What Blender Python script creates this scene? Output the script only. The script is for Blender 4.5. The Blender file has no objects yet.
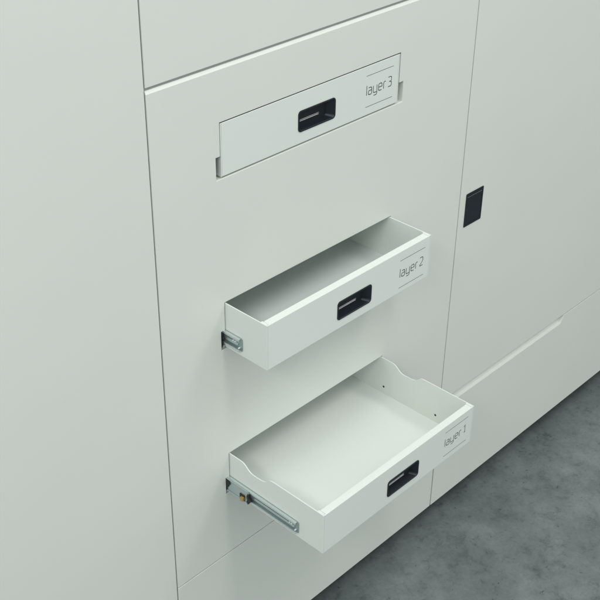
import bpy, bmesh, math
from mathutils import Vector

sc = bpy.context.scene
C = sc.collection
MM = 0.001

# ------------------------------------------------------------------ camera
cam = bpy.data.objects.new('camera', bpy.data.cameras.new('camera'))
C.objects.link(cam)
cam.location = (-0.70117, -0.88956, 1.19619)
cam.rotation_euler = (1.00475, -0.01127, -0.80745)
cam.data.sensor_width = 36.0
cam.data.lens = 36.0 * 1126.754 / 600.0
cam.data.clip_start = 0.01
cam.data.clip_end = 100.0
sc.camera = cam

# ------------------------------------------------------------------ room light
w = bpy.data.worlds.new('World')
sc.world = w
w.use_nodes = True
bg = w.node_tree.nodes['Background']
bg.inputs['Color'].default_value = (0.935, 0.99, 0.965, 1)
bg.inputs['Strength'].default_value = 0.83

def tube(name, x, y, z, sx, sy, watts, col=(0.99, 1.0, 0.955)):
    l = bpy.data.lights.new(name, 'AREA')
    l.shape = 'RECTANGLE'; l.size = sx; l.size_y = sy
    l.energy = watts; l.color = col
    o = bpy.data.objects.new(name, l); C.objects.link(o)
    o.location = (x, y, z)
    return o
tube('ceiling_lamp', 0.10, -1.0, 2.35, 0.3, 1.2, 12)
tube('ceiling_lamp', -1.9, -1.0, 2.2, 0.5, 1.2, 30)
tube('ceiling_lamp', 1.45, -1.35, 2.35, 0.55, 1.2, 14)

sc.cycles.max_bounces = 16
sc.cycles.diffuse_bounces = 12
sc.view_settings.view_transform = 'Standard'
sc.view_settings.look = 'None'
sc.view_settings.exposure = 0.0
sc.view_settings.gamma = 1.0

# ------------------------------------------------------------------ materials
def mat(name, col, rough=0.5, metal=0.0, spec=0.5):
    m = bpy.data.materials.new(name); m.use_nodes = True
    b = m.node_tree.nodes['Principled BSDF']
    b.inputs['Base Color'].default_value = (*col, 1)
    b.inputs['Roughness'].default_value = rough
    b.inputs['Metallic'].default_value = metal
    b.inputs['Specular IOR Level'].default_value = spec
    return m, m.node_tree, b

def paint(name, col, rough=0.42):
    """powder coat: fine orange-peel bump, faint roughness and tint variation"""
    m, nt, b = mat(name, col, rough)
    N, L = nt.nodes, nt.links
    tc = N.new('ShaderNodeTexCoord')
    n1 = N.new('ShaderNodeTexNoise'); n1.inputs['Scale'].default_value = 900; n1.inputs['Detail'].default_value = 2
    n2 = N.new('ShaderNodeTexNoise'); n2.inputs['Scale'].default_value = 3.5; n2.inputs['Detail'].default_value = 4
    n3 = N.new('ShaderNodeTexNoise'); n3.inputs['Scale'].default_value = 14; n3.inputs['Detail'].default_value = 6
    for n in (n1, n2, n3): L.new(tc.outputs['Object'], n.inputs['Vector'])
    bp = N.new('ShaderNodeBump'); bp.inputs['Strength'].default_value = 0.10; bp.inputs['Distance'].default_value = 0.0002
    L.new(n1.outputs['Fac'], bp.inputs['Height'])
    bp2 = N.new('ShaderNodeBump'); bp2.inputs['Strength'].default_value = 0.08; bp2.inputs['Distance'].default_value = 0.006
    L.new(n2.outputs['Fac'], bp2.inputs['Height']); L.new(bp.outputs['Normal'], bp2.inputs['Normal'])
    L.new(bp2.outputs['Normal'], b.inputs['Normal'])
    mr = N.new('ShaderNodeMapRange'); mr.inputs['To Min'].default_value = rough - 0.07; mr.inputs['To Max'].default_value = rough + 0.09
    L.new(n3.outputs['Fac'], mr.inputs['Value']); L.new(mr.outputs['Result'], b.inputs['Roughness'])
    mx = N.new('ShaderNodeMix'); mx.data_type = 'RGBA'
    mx.inputs['A'].default_value = (*[c * 0.965 for c in col], 1)
    mx.inputs['B'].default_value = (col[0] * 1.02, col[1] * 1.015, col[2] * 1.0, 1)
    L.new(n2.outputs['Fac'], mx.inputs['Factor']); L.new(mx.outputs['Result'], b.inputs['Base Color'])
    return m

M_CAB = paint('cabinet_paint', (0.752, 0.775, 0.742))
M_DRW = paint('drawer_paint', (0.770, 0.806, 0.780), 0.38)
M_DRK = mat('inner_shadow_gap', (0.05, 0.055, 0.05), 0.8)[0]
M_IN = mat('carcass_grey', (0.52, 0.54, 0.51), 0.6)[0]
M_INK = mat('print_ink', (0.045, 0.055, 0.05), 0.6)[0]
M_BRASS = mat('yellow_brass', (0.62, 0.42, 0.14), 0.35, 0.8)[0]
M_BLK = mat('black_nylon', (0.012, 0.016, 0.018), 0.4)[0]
M_CHR = mat('bright_rivet_highlight', (0.92, 0.94, 0.96), 0.3, 0.3)[0]  # rivet metal, also the painted highlight in the pulls

def zinc():
    m, nt, b = mat('zinc_steel', (0.56, 0.645, 0.65), 0.3, 0.75)
    N, L = nt.nodes, nt.links
    tc = N.new('ShaderNodeTexCoord'); mp = N.new('ShaderNodeMapping'); mp.inputs['Scale'].default_value = (60, 8, 300)
    n = N.new('ShaderNodeTexNoise'); n.inputs['Scale'].default_value = 6; n.inputs['Detail'].default_value = 5
    L.new(tc.outputs['Object'], mp.inputs['Vector']); L.new(mp.outputs['Vector'], n.inputs['Vector'])
    mr = N.new('ShaderNodeMapRange'); mr.inputs['To Min'].default_value = 0.22; mr.inputs['To Max'].default_value = 0.5
    L.new(n.outputs['Fac'], mr.inputs['Value']); L.new(mr.outputs['Result'], b.inputs['Roughness'])
    return m
M_ZN = zinc()
M_ZND = mat('zinc_web_shaded', (0.36, 0.45, 0.45), 0.38, 0.7)[0]  # zinc darkened: shade of the groove put into the colour
M_ZNB = mat('zinc_lip_lit', (0.68, 0.74, 0.75), 0.26, 0.7)[0]  # zinc brightened: lamp glint on the lips put into the colour
M_DFLOOR = paint('grey_drawer_floor', (0.66, 0.71, 0.695), 0.34)  # greyer than the drawer paint, for the upper two drawers' bottom panels

def navy():
    m, nt, b = mat('navy_plastic', (0.005, 0.0095, 0.016), 0.42)
    N, L = nt.nodes, nt.links
    tc = N.new('ShaderNodeTexCoord')
    n = N.new('ShaderNodeTexNoise'); n.inputs['Scale'].default_value = 2500; n.inputs['Detail'].default_value = 2
    L.new(tc.outputs['Object'], n.inputs['Vector'])
    bp = N.new('ShaderNodeBump'); bp.inputs['Strength'].default_value = 0.25; bp.inputs['Distance'].default_value = 0.0001
    L.new(n.outputs['Fac'], bp.inputs['Height']); L.new(bp.outputs['Normal'], b.inputs['Normal'])
    return m
M_NAVY = navy()

def concrete():
    m, nt, b = mat('sealed_concrete', (0.12, 0.14, 0.14), 0.5)
    N, L = nt.nodes, nt.links
    tc = N.new('ShaderNodeTexCoord')
    def noise(s, d, r, dist=0.0):
        n = N.new('ShaderNodeTexNoise'); n.inputs['Scale'].default_value = s; n.inputs['Detail'].default_value = d
        n.inputs['Roughness'].default_value = r; n.inputs['Distortion'].default_value = dist
        L.new(tc.outputs['Object'], n.inputs['Vector']); return n
    def ramp(src, stops):
        r = N.new('ShaderNodeValToRGB'); e = r.color_ramp.elements
        e[0].position, e[0].color = stops[0][0], (*stops[0][1], 1)
        e[1].position, e[1].color = stops[-1][0], (*stops[-1][1], 1)
        for p, c in stops[1:-1]:
            k = e.new(p); k.color = (*c, 1)
        L.new(src, r.inputs['Fac']); return r
    big = ramp(noise(6.5, 9, 0.66, 0.3).outputs['Fac'], [(0.30, (0.118, 0.139, 0.142)), (0.5, (0.146, 0.168, 0.172)), (0.68, (0.188, 0.212, 0.216))])
    spots = ramp(noise(30, 9, 0.72, 0.25).outputs['Fac'], [(0.33, (0.55,) * 3), (0.43, (0.88,) * 3), (0.56, (1.0,) * 3), (0.74, (1.10,) * 3)])
    fine = ramp(noise(170, 4, 0.7).outputs['Fac'], [(0.3, (0.90,) * 3), (0.7, (1.08,) * 3)])
    def mul(a, c):
        x = N.new('ShaderNodeMix'); x.data_type = 'RGBA'; x.blend_type = 'MULTIPLY'; x.inputs['Factor'].default_value = 1
        L.new(a, x.inputs['A']); L.new(c, x.inputs['B']); return x.outputs['Result']
    pits = ramp(noise(75, 10, 0.8, 0.4).outputs['Fac'], [(0.365, (0.30,) * 3), (0.395, (0.97,) * 3), (0.7, (1.04,) * 3)])
    patch = ramp(noise(13, 10, 0.75, 0.15).outputs['Fac'], [(0.38, (0.76,) * 3), (0.45, (0.97,) * 3), (0.60, (1.05,) * 3)])
    col = mul(mul(mul(mul(big.outputs['Color'], spots.outputs['Color']), fine.outputs['Color']), pits.outputs['Color']), patch.outputs['Color'])
    L.new(col, b.inputs['Base Color'])
    mr = N.new('ShaderNodeMapRange'); mr.inputs['To Min'].default_value = 0.38; mr.inputs['To Max'].default_value = 0.7
    L.new(noise(9, 5, 0.6).outputs['Fac'], mr.inputs['Value']); L.new(mr.outputs['Result'], b.inputs['Roughness'])
    bp = N.new('ShaderNodeBump'); bp.inputs['Strength'].default_value = 0.25; bp.inputs['Distance'].default_value = 0.002
    L.new(noise(60, 6, 0.7).outputs['Fac'], bp.inputs['Height']); L.new(bp.outputs['Normal'], b.inputs['Normal'])
    return m
M_FLOOR = concrete()

# ------------------------------------------------------------------ helpers (all lengths in mm)
def link(name, bm, m, parent=None, bevel=0.0, seg=2, smooth=False):
    bmesh.ops.recalc_face_normals(bm, faces=bm.faces)
    me = bpy.data.meshes.new(name)
    for v in bm.verts: v.co *= MM
    bm.to_mesh(me); bm.free()
    for mm in (m if isinstance(m, (list, tuple)) else [m]): me.materials.append(mm)
    if smooth:
        for p in me.polygons: p.use_smooth = True
    o = bpy.data.objects.new(name, me); C.objects.link(o)
    if parent: o.parent = parent
    if bevel:
        b = o.modifiers.new('bevel', 'BEVEL'); b.width = bevel * MM; b.segments = seg
        b.limit_method = 'ANGLE'; b.angle_limit = math.radians(35)
        b.use_clamp_overlap = True
    return o

XZ = lambda u, v, t: (u, t, v)      # plate standing in the front plane, thickness along depth
YZ = lambda u, v, t: (t, u, v)      # plate standing sideways, thickness along x
XY = lambda u, v, t: (u, v, t)

def plate(bm, loops, t0, t1, mp):
    """flat plate with holes: loops[0] outline, the rest holes"""
    fr, bk, edges = [], [], []
    for lp in loops:
        a = [bm.verts.new(mp(u, v, t0)) for u, v in lp]
        c = [bm.verts.new(mp(u, v, t1)) for u, v in lp]
        fr.append(a); bk.append(c)
        edges += [bm.edges.new((a[i], a[(i + 1) % len(a)])) for i in range(len(a))]
    res = bmesh.ops.triangle_fill(bm, edges=edges, use_beauty=True, use_dissolve=False)
    tw = {}
    for a, c in zip(fr, bk):
        for x, y in zip(a, c): tw[x] = y
    for f in [g for g in res['geom'] if isinstance(g, bmesh.types.BMFace)]:
        bm.faces.new([tw[v] for v in reversed(f.verts)])
    for a, c in zip(fr, bk):
        n = len(a)
        for i in range(n):
            bm.faces.new((a[i], a[(i + 1) % n], c[(i + 1) % n], c[i]))
    return fr, bk

def rect(x0, x1, z0, z1): return [(x0, z0), (x1, z0), (x1, z1), (x0, z1)]

def rrect(x0, x1, z0, z1, r, n=6):
    p = []
    for cx, cz, a0 in ((x1 - r, z1 - r, 0), (x0 + r, z1 - r, 90), (x0 + r, z0 + r, 180), (x1 - r, z0 + r, 270)):
        for i in range(n + 1):
            a = math.radians(a0 + 90 * i / n); p.append((cx + r * math.cos(a), cz + r * math.sin(a)))
    return p

def circ(cx, cz, r, n=20): return [(cx + r * math.cos(2 * math.pi * i / n), cz + r * math.sin(2 * math.pi * i / n)) for i in range(n)]

def box(bm, x0, x1, y0, y1, z0, z1):
    plate(bm, [rect(x0, x1, z0, z1)], y0, y1, XZ)

def rings(bm, levels, mp, cap_last=True):
    """join equal-length loops (loop, t) into a surface"""
    L = [[bm.verts.new(mp(u, v, t)) for u, v in lp] for lp, t in levels]
    n = len(L[0])
    for a, c in zip(L, L[1:]):
        for i in range(n): bm.faces.new((a[i], a[(i + 1) % n], c[(i + 1) % n], c[i]))
    if cap_last: bm.faces.new(L[-1])
    return L

def loft_x(bm, sections):
    L = [[bm.verts.new((x, y, z)) for y, z in pr] for x, pr in sections]
    n = len(L[0])
    for a, c in zip(L, L[1:]):
        for i in range(n): bm.faces.new((a[i], a[(i + 1) % n], c[(i + 1) % n], c[i]))
    bm.faces.new(L[0]); bm.faces.new(list(reversed(L[-1])))

def empty(name, loc, label=None, cat=None, group=None):
    o = bpy.data.objects.new(name, None); C.objects.link(o)
    o.empty_display_size = 0.05
    o.location = [c * MM for c in loc]
    if label: o['label'] = label; o['category'] = cat
    if group: o['group'] = group
    return o
NB = bmesh.new

# ------------------------------------------------------------------ measures
H = 743.6          # seam above the drawers
BASE = -238.8      # lower edge of the cabinet fronts
FLOOR = -288.0
XL, XR = 104.5, 428.6
DR = [dict(n='1', zb=117.1, zt=183.9, D=177.1), dict(n='2', zb=362.7, zt=429.7, D=74.8), dict(n='3', zb=605.8, zt=673.8, D=0.0)]

# ------------------------------------------------------------------ floor
bm = NB()
vs = [bm.verts.new(p) for p in ((-9000, -9000, 0), (9000, -9000, 0), (9000, 9000, 0), (-9000, 9000, 0))]
bm.faces.new(vs)
fl = link('floor', bm, M_FLOOR); fl.location.z = FLOOR * MM; fl['kind'] = 'structure'

# ------------------------------------------------------------------ cabinet
cab = empty('cabinet', (0, 0, 0), 'large white metal cabinet wall whose flat front carries the three drawers', 'cabinet')

# fascia round the drawers, three openings with notches for the slides
def opening(d):
    zb, zt = d['zb'], d['zt']
    x0, x1 = XL - 1.2, XR + (2.4 if d['n'] == '3' else 1.5)
    return [(x0, zt + 1.3), (x0, zb + 27), (96.3, zb + 27), (96.3, zb - 2.4), (439.5, zb - 2.4), (439.5, zb + 27), (x1, zb + 27), (x1, zt + 1.3)]
bm = NB()
fr, bk = plate(bm, [rect(0.0, 598.8, 0.9, 738.2)] + [opening(d) for d in DR], 0, 2.6, XZ)
for v in bk[0]:
    if v.co.z > 700: v.co.z = 742.3
link('drawer_fascia', bm, M_CAB, cab, 0.5)

bm = NB(); box(bm, 0.0, 598.8, 0, 2.6, 745.5, 1700); link('upper_panel', bm, M_CAB, cab, 0.7)
bm = NB(); box(bm, -1300, -2.2, 0, 2.6, BASE, 1700); link('side_front_panel', bm, M_CAB, cab, 0.5)
bm = NB(); box(bm, 0.0, 598.6, 0, 2.6, BASE, -0.9); link('base_panel', bm, M_CAB, cab, 0.8)

for d in DR:
    bm = NB(); zb = d['zb']
    plate(bm, [[(95.6, zb - 2.5), (96.2, zb - 2.5), (96.2, zb - 3.6), (439.8, zb - 3.6), (439.8, zb + 26.8), (441.0, zb + 26.8), (441.0, zb - 4.8), (95.6, zb - 4.8)]] if 0 else
          [[(96.4, zb - 2.5), (439.6, zb - 2.5), (439.6, zb + 26.9), (440.8, zb + 26.9), (440.8, zb - 3.7), (96.4, zb - 3.7)]], 2.7, 19, XZ)
    link('opening_return', bm, M_CAB, cab, 0.2)

# right: sliding/hinged door above a base drawer front with a finger scoop
door = None
bm = NB(); box(bm, 600.9, 1750, 0, 16, 0.9, 1700)
door = link('door', bm, M_CAB, cab, 0.6)
def scoop(s):
    full = [(0, -17.0), (4.0, -16.9), (8, -15.6), (11, -13), (13, -9), (14, -5), (14.3, -1.4)]
    a = [(y, -1.4 + s * (z + 1.4)) for y, z in full]
    return a + [(17, -1.4), (17, BASE), (0, BASE)]
bm = NB()
S = [(600.9, 0), (612, 0), (614, .3), (620, .93), (624, 1), (980, 1), (984, .95), (988, .6), (993.5, .0), (1750, 0)]
loft_x(bm, [(x, scoop(s)) for x, s in S])
link('base_drawer_front', bm, M_CAB, cab, 0.35)

# added black strip: stands in for the shade in the gap above the closed drawer
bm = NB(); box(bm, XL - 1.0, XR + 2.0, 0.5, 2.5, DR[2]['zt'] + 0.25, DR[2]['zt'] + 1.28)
link('gap_shade_strip', bm, M_BLK, cab)

# recessed latch on the door
bm = NB()
plate(bm, [rrect(615.8, 661.0, 339.4, 398.0, 1.6), rrect(618.6, 658.4, 343.2, 393.0, 1.0)], -0.9, 0.4, XZ)
lt = link('latch', bm, M_NAVY, door, 0.35)
bm = NB(); plate(bm, [rrect(618.9, 658.1, 343.5, 390.6, 1.0)], -0.7, 0.3, XZ)
plate(bm, [rect(619.0, 658.0, 391.2, 392.7)], -0.35, 0.3, XZ)
link('latch_flap', bm, M_NAVY, lt, 0.3)

# carcass behind the fronts
bm = NB()
box(bm, -1300, -1282, 20, 620, BASE, 1700); box(bm, 1732, 1750, 20, 620, BASE, 1700)
box(bm, -1281, 1731, 602, 620, BASE, 1700); box(bm, -1281, 1731, 20, 601, 1682, 1700)
box(bm, -1281, 1731, 20, 601, BASE + 1, BASE + 19)
box(bm, -11, 7, 3.4, 600, BASE + 20, 1680); box(bm, 592, 610, 20, 600, BASE + 20, 1680)
box(bm, 7.2, 591, 3.4, 600, 731, 752); box(bm, 8, 591, 20, 600, -10, 8)
link('carcass', bm, M_IN, cab)
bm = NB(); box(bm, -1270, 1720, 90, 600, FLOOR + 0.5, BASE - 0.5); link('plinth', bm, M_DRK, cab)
bm = NB()
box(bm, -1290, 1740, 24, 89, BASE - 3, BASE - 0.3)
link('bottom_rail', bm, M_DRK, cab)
for fx in (956, -500):
    bm = NB()
    rings(bm, [(circ(fx, 42, 14), FLOOR + 0.4), (circ(fx, 42, 14), FLOOR + 6), (circ(fx, 42, 11), FLOOR + 9), (circ(fx, 42, 5), FLOOR + 11), (circ(fx, 42, 5), BASE)], XY)
    link('levelling_foot', bm, M_BLK, cab)

# ------------------------------------------------------------------ lettering (stroke outlines, mm)
def arc(cx, cz, rx, rz, a0, a1, n=6):
    return [(cx + rx * math.cos(math.radians(a0 + (a1 - a0) * i / n)), cz + rz * math.sin(math.radians(a0 + (a1 - a0) * i / n))) for i in range(n + 1)]
XH, CH, r_ = 9.6, 13.4, 2.1
def glyph(c, wd):
    if c == 'l': return [[(0, CH), (0, 0)]]
    if c == 'a': return [[(0.6, XH)] + arc(wd - r_, XH - r_, r_, r_, 90, 0) + [(wd, 0)] ,
                         [(wd - .5, 5.6)] + arc(r_, 5.6 - r_, r_, r_, 90, 180) + arc(r_, r_, r_, r_, 180, 270) + [(wd - .5, 0)]]
    if c == 'y': return [[(0, XH)] + arc(r_, r_, r_, r_, 180, 270) + [(wd - .5, 0)],
                         [(wd, XH)] + arc(wd - r_, -1.6, r_, r_, 0, -90) + [(1.0, -1.6 - r_)]]
    if c == 'e': return [[(wd - .6, 0)] + arc(r_, r_, r_, r_, 270, 180) + arc(r_, XH - r_, r_, r_, 180, 90) + arc(wd - r_, XH - r_, r_, r_, 90, 0) + [(wd, 4.8), (.5, 4.8)]]
    if c == 'r': return [[(0, 0)] + arc(r_, XH - r_, r_, r_, 180, 90) + [(wd, XH)]]
    if c == '3': return [[(0, CH)] + arc(wd - r_, CH - r_, r_, r_, 90, 0) + arc(wd - r_, 6.9 + r_, r_, r_, 0, -90) + [(1.6, 6.9)],
                         [(wd - r_, 6.4)] + arc(wd - r_ , 6.4 - r_, r_, r_, 90, 0) + arc(wd - r_, r_, r_, r_, 0, -90) + [(0, 0)]]
    if c == '2': return [[(0, CH)] + arc(wd - r_, CH - r_, r_, r_, 90, 0) + [(wd, 8.6)] + arc(wd - r_, 8.2, r_, r_, 0, -50, 3) + [(0.3, 1.4), (0.3, 0), (wd, 0)]]
    if c == '1': return [[(1.0, CH - 2.6), (wd * .62, CH - 0.2), (wd * .62, 0.9)], [(wd * .62 - 2.0, 0.3), (wd * .62 + 1.3, 0.3)]]
    return []
def ribbon(bm, pts, wdt, y0, y1, ox, oz):
    q = [pts[0]]
    for p in pts[1:]:
        if math.dist(p, q[-1]) > 1e-3: q.append(p)
    V = [Vector(p) for p in q]; Lf, Rt = [], []
    for i, p in enumerate(V):
        d1 = (V[i] - V[i - 1]).normalized() if i > 0 else None
        d2 = (V[i + 1] - V[i]).normalized() if i < len(V) - 1 else None
        d = ((d1 or d2) + (d2 or d1)).normalized()
        n = Vector((-d.y, d.x)); k = 1.0
        if d1 and d2: k = min(2.0, 1 / max(.4, n.dot(Vector((-d1.y, d1.x)))))
        Lf.append(p + n * wdt / 2 * k); Rt.append(p - n * wdt / 2 * k)
    A = [[bm.verts.new((v.x + ox, y, v.y + oz)) for v in side] for side in (Lf, Rt) for y in (y0, y1)]
    lf, lb, rf, rb = A
    for i in range(len(V) - 1):
        bm.faces.new((lf[i], rf[i], rf[i + 1], lf[i + 1])); bm.faces.new((lb[i], lb[i + 1], rb[i + 1], rb[i]))
        bm.faces.new((lf[i], lf[i + 1], lb[i + 1], lb[i])); bm.faces.new((rf[i], rb[i], rb[i + 1], rf[i + 1]))
    bm.faces.new((lf[0], lb[0], rb[0], rf[0])); bm.faces.new((lf[-1], rf[-1], rb[-1], lb[-1]))

# ------------------------------------------------------------------ drawers; local origin: middle of the front's bottom edge, y=0 at the front face
WAVE = [(93, 0), (97, -.6), (100, -2.2), (103, -5.2), (106, -7.9), (110, -9.8), (116, -10.9), (124, -11.3), (132, -11.2), (137, -9.8), (141, -7.2), (145, -3.8), (149, -1.4), (153, -.2), (157, 0)]
CX = (XL + XR) / 2; HW = (XR - XL) / 2
def make_drawer(d, label):
    h = d['zt'] - d['zb']
    DEPTH = 240.0 if d['n'] == '1' else 158.0
    wave = WAVE if d['n'] == '1' else []
    root = empty('drawer', (CX, -d['D'], d['zb']), label, 'drawer', 'white sheet metal drawers in the cabinet front')
    # folded front with a cut-out for the pull
    hx0, hx1 = 234.2 - CX, 302.6 - CX
    hz0, hz1 = (15.5, 44.0) if d['n'] == '3' else (13.6, 42.6)
    bm = NB()
    plate(bm, [rect(-HW + 1.85, HW - 1.85, 0.2, h), rrect(hx0 + .6, hx1 - .6, hz0 + .6, hz1 - .6, 4.4)], 0, 2.0, XZ)
    plate(bm, [rect(-HW + 4.9, HW - 4.9, 0.3, h + 0.04), rrect(hx0 + .5, hx1 - .5, hz0 + .5, hz1 - .5, 4.4)], 1.9, 11.0, XZ)
    front = link('front_panel', bm, M_DRW, root, 0.45)
    # sides with the finger scallop
    for s in (-1, 1):
        top = [(0, h)] + [(y, h + z) for y, z in wave] + [(DEPTH, h)]
        out = [(0, 0), (DEPTH, 0)] + list(reversed(top))
        hy = (65.7, 168.4) if d['n'] == '1' else ()
        holes = [circ(q, 14.2, 1.75, 14) for q in hy]
        bm = NB()
        x0, x1 = sorted((s * HW, s * (HW - 1.5)))
        plate(bm, [out] + holes, x0, x1, YZ)
        sp = link('side_panel', bm, M_DRW, root, 0.3)
        bm = NB()
        x0, x1 = sorted((s * (HW - 1.52), s * (HW - 4.4)))
        plate(bm, [rect(2.3, 12.6, 1.5, h - .02)], x0, x1, YZ)
        link('corner_tab', bm, M_DRW, sp, 0.2)
        # black plugs: the shade inside each hole put into their colour
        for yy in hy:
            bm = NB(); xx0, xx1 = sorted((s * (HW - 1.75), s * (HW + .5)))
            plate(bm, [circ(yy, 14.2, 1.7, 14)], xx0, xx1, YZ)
            link('rivet_or_dark_hole', bm, M_BLK, sp)
    bm = NB(); plate(bm, [rect(-HW + 1.6, HW - 1.6, 11.1, DEPTH - 1.6)], 0.3, 1.8, XY)
    link('bottom_panel', bm, M_DRW if d['n'] == '1' else M_DFLOOR, root)
    bm = NB(); plate(bm, [rect(-HW + 1.6, HW - 1.6, 0.3, h - 2)], DEPTH - 1.5, DEPTH, XZ)
    link('back_panel', bm, M_DRW, root)
    # pull: rimmed cup with a sloping floor
    o = rrect(hx0, hx1, hz0, hz1, 5.0); i1 = rrect(hx0 + 2.2, hx1 - 2.2, hz0 + 2.2, hz1 - 2.2, 3.6)
    i2 = rrect(hx0 + 3.4, hx1 - 9.5, hz0 + 4.2, hz1 - 3.0, 3.0)
    bm = NB()
    rings(bm, [(o, 0.15), (o, -0.7), (rrect(hx0 + .5, hx1 - .5, hz0 + .5, hz1 - .5, 4.7), -1.0),
               (rrect(hx0 + 1.9, hx1 - 1.9, hz0 + 1.9, hz1 - 1.9, 3.8), -1.0), (i1, -0.6), (i2, 8.2)], XZ)
    hd = link('handle', bm, M_NAVY, root)
    bm = NB()
    zc = hz0 + 10.2
    plate(bm, [rrect(hx0 + 5.0, hx0 + 45.0, zc - .05, zc + .25, .14, 3)], 6.9, 8.15, XZ)
    plate(bm, [rrect(hx0 + 6.0, hx0 + 46.0, zc + 1.5, zc + 1.7, .09, 3)], 7.5, 8.15, XZ)
    link('grip_lip_highlight', bm, M_CHR, hd)  # pale bars: highlight streak across the cup put into their colour
    # printed label
    g = {'1': (54.0, 10.5, 28.3), '2': (52.0, 8.2, 25.2), '3': (54.7, 11.6, 28.0)}[d['n']]
    bm = NB()
    k = 0
    for c, x, wd in (('l', 363.2, 0), ('a', 366.6, 6.6), ('y', 376.6, 7.2), ('e', 387.2, 6.8), ('r', 397.4, 4.0), (d['n'], 406.8, 6.6)):
        for st in glyph(c, wd):
            k += 1
            ribbon(bm, st, 1.1, -0.08 - 0.015 * (k % 4), 0.05, x - CX, g[2])
    link('lettering', bm, M_INK, front)
    for zz in g[:2]:
        bm = NB(); plate(bm, [rect(362 - CX, 416.5 - CX, zz - .3, zz + .3)], -0.09, 0.05, XZ)
        link('printed_line', bm, M_INK, front)
    # slides: C channel fixed to each side
    for s in (-1, 1):
        def sl(bm, bm2, y0, y1, xo, zlo, zhi, lip, th, rnd=0.0):
            # xo: distance of the open side from the drawer side
            xs = lambda a, c: sorted((s * (HW + a), s * (HW + c)))
            a, c = xs(.15, .15 + th)
            if rnd: plate(bm, [rrect(y0, y1, zlo, zhi, rnd)], a, c, YZ)
            else: plate(bm, [rect(y0, y1, zlo, zhi)], a, c, YZ)
            a, c = xs(.16 + th, xo)
            yy = y0 + rnd
            plate(bm2, [rect(yy, y1, zhi - 1.3, zhi)], a, c, YZ)
            plate(bm2, [rect(yy, y1, zlo, zlo + 1.3)], a, c, YZ)
            a2, c2 = xs(xo - 1.0, xo - .02)
            plate(bm2, [rect(yy, y1, zhi - 3.4, zhi - 1.32)], a2, c2, YZ)
            plate(bm2, [rect(yy, y1, zlo + 1.32, zlo + 3.2)], a2, c2, YZ)
        bm = NB(); bm2 = NB(); sl(bm, bm2, 43.5, DEPTH - 3, 5.0, 7.4, 27.2, 3, 1.0, 2.5)
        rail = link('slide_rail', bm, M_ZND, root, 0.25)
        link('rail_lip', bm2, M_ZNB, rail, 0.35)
        xs = lambda a, c: sorted((s * (HW + a), s * (HW + c)))
        # pressed centre rib and rivets of the rail
        bm = NB(); a, c = xs(1.2, 2.6); plate(bm, [rrect(50, DEPTH - 8, 14.8, 19.0, 1.8)], a, c, YZ)
        link('centre_rib', bm, M_ZN, rail, 0.4)
        for yy, zz in ((58.5, 19.8), (55.0, 19.6), (48.5, 12.0)):
            bm = NB(); a, c = xs(1.0, 3.4); plate(bm, [circ(yy, zz, 1.15, 12)], a, c, YZ)
            link('rivet_or_dark_hole', bm, M_CHR, rail, 0.3)
        if d['D'] > 120:
            # middle member drawn half-way out, with its ball cage and brass stop
            y0, y1 = d['D'] - 44.0, d['D'] + 60
            bm = NB(); a, c = xs(5.2, 6.2)
            plate(bm, [rect(y0, y1, 5.0, 28.0)], a, c, YZ)
            a, c = xs(6.22, 7.6)
            plate(bm, [rect(y0 + 1, y1, 4.4, 6.4)], a, c, YZ); plate(bm, [rect(y0 + 1, y1, 25.8, 27.6)], a, c, YZ)
            mid = link('middle_rail', bm, M_ZN, root, 0.35)
            bm = NB(); a, c = xs(5.1, 8.4)
            plate(bm, [[(y0 - 5.5, 14), (y0 - 2, 17.5), (y0 - .5, 23), (y0 + 1.6, 24), (y0 + 3.2, 20), (y0 + 2.0, 14.5), (y0 + 3.2, 9), (y0 + 1.0, 6.0), (y0 - 1.2, 8), (y0 - 1.6, 12)]], a, c, YZ)
            link('ball_cage', bm, M_BLK, mid, 0.5)
            bm = NB(); a, c = xs(6.3, 8.0)
            plate(bm, [[(d['D'] - 1, 12), (d['D'] - 5, 14), (d['D'] - 3.5, 17), (d['D'] - 8, 19.5), (d['D'] - 5, 24.5), (d['D'] + 2, 26), (d['D'] + 2, 5), (d['D'] - 1, 5)]], a, c, YZ)
            link('end_stop', bm, M_BLK, mid, 0.4)
            bm = NB(); a, c = xs(6.3, 10.2); plate(bm, [rrect(y0 + 8.0, y0 + 14.4, 7.0, 14.0, 2.0)], a, c, YZ)
            link('brass_stop', bm, M_BRASS, mid, 0.5)
            bm = NB(); a, c = xs(6.25, 7.6); plate(bm, [rect(y0 + 8, y0 + 17.5, 6.9, 16.0)], a, c, YZ)
            link('stop_seat', bm, M_BLK, mid, 0.4)
    return root

make_drawer(DR[0], 'white metal drawer marked layer 1, pulled out farthest, lowest of the three')
make_drawer(DR[1], 'white metal drawer marked layer 2, pulled out a little, between the other two')
make_drawer(DR[2], 'white metal drawer marked layer 3, pushed fully shut flush with the cabinet')

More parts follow.
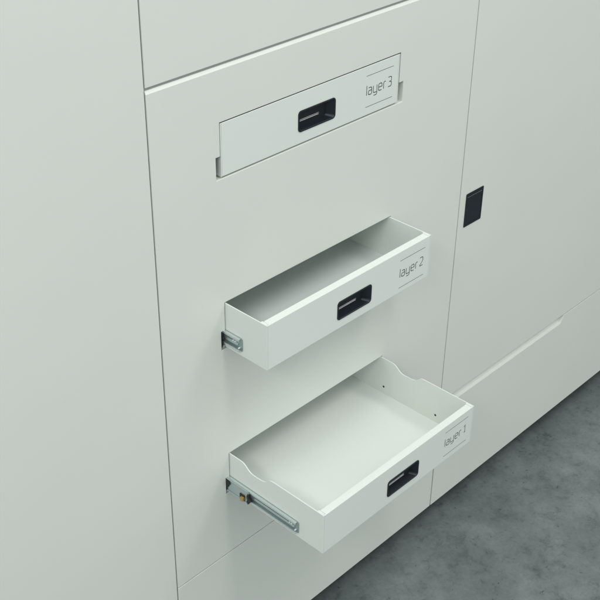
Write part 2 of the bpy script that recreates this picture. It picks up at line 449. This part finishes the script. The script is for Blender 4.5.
# fixed slide tracks inside the notches
for d in DR:
    for s in (-1, 1):
        xo = CX + s * (HW + 7.6)
        zb = d['zb']
        bm = NB()
        xs = lambda a, c: sorted((CX + s * (HW + a), CX + s * (HW + c)))
        a, c = xs(6.6, 7.7)
        y0 = 3.2 if d['D'] > 0 else 14
        if d['D'] > 0:
            plate(bm, [rect(y0, 400, zb - 1.4, zb + 26.4)], a, c, YZ)
            a, c = xs(2.2, 6.55) if d['D'] < 120 else xs(8.0, 8.1)
            plate(bm, [rect(y0 - 1.5, 400, zb + 24.6, zb + 26.2)], *xs(0.6, 6.5), YZ) if d['D'] < 120 else None
            plate(bm, [rect(y0 - 1.5, 400, zb - 1.2, zb + 3.4)], *xs(1.0, 6.5), YZ)
        else:
            plate(bm, [rect(y0, 400, zb - 1.4, zb + 26.4)], a, c, YZ)
        link('slide_track', bm, M_ZN if d['D'] > 0 else M_IN, cab, 0.2)
        if 0 < d['D'] < 120:
            bm = NB()
            plate(bm, [[(1.0, zb + 1), (-1.5, zb + 9), (1.0, zb + 13), (-3.0, zb + 17), (0.5, zb + 24), (6, zb + 24), (6, zb + 1)]], *xs(5.2, 7.0), YZ)
            link('ball_cage', bm, M_BLK, cab, 0.3)
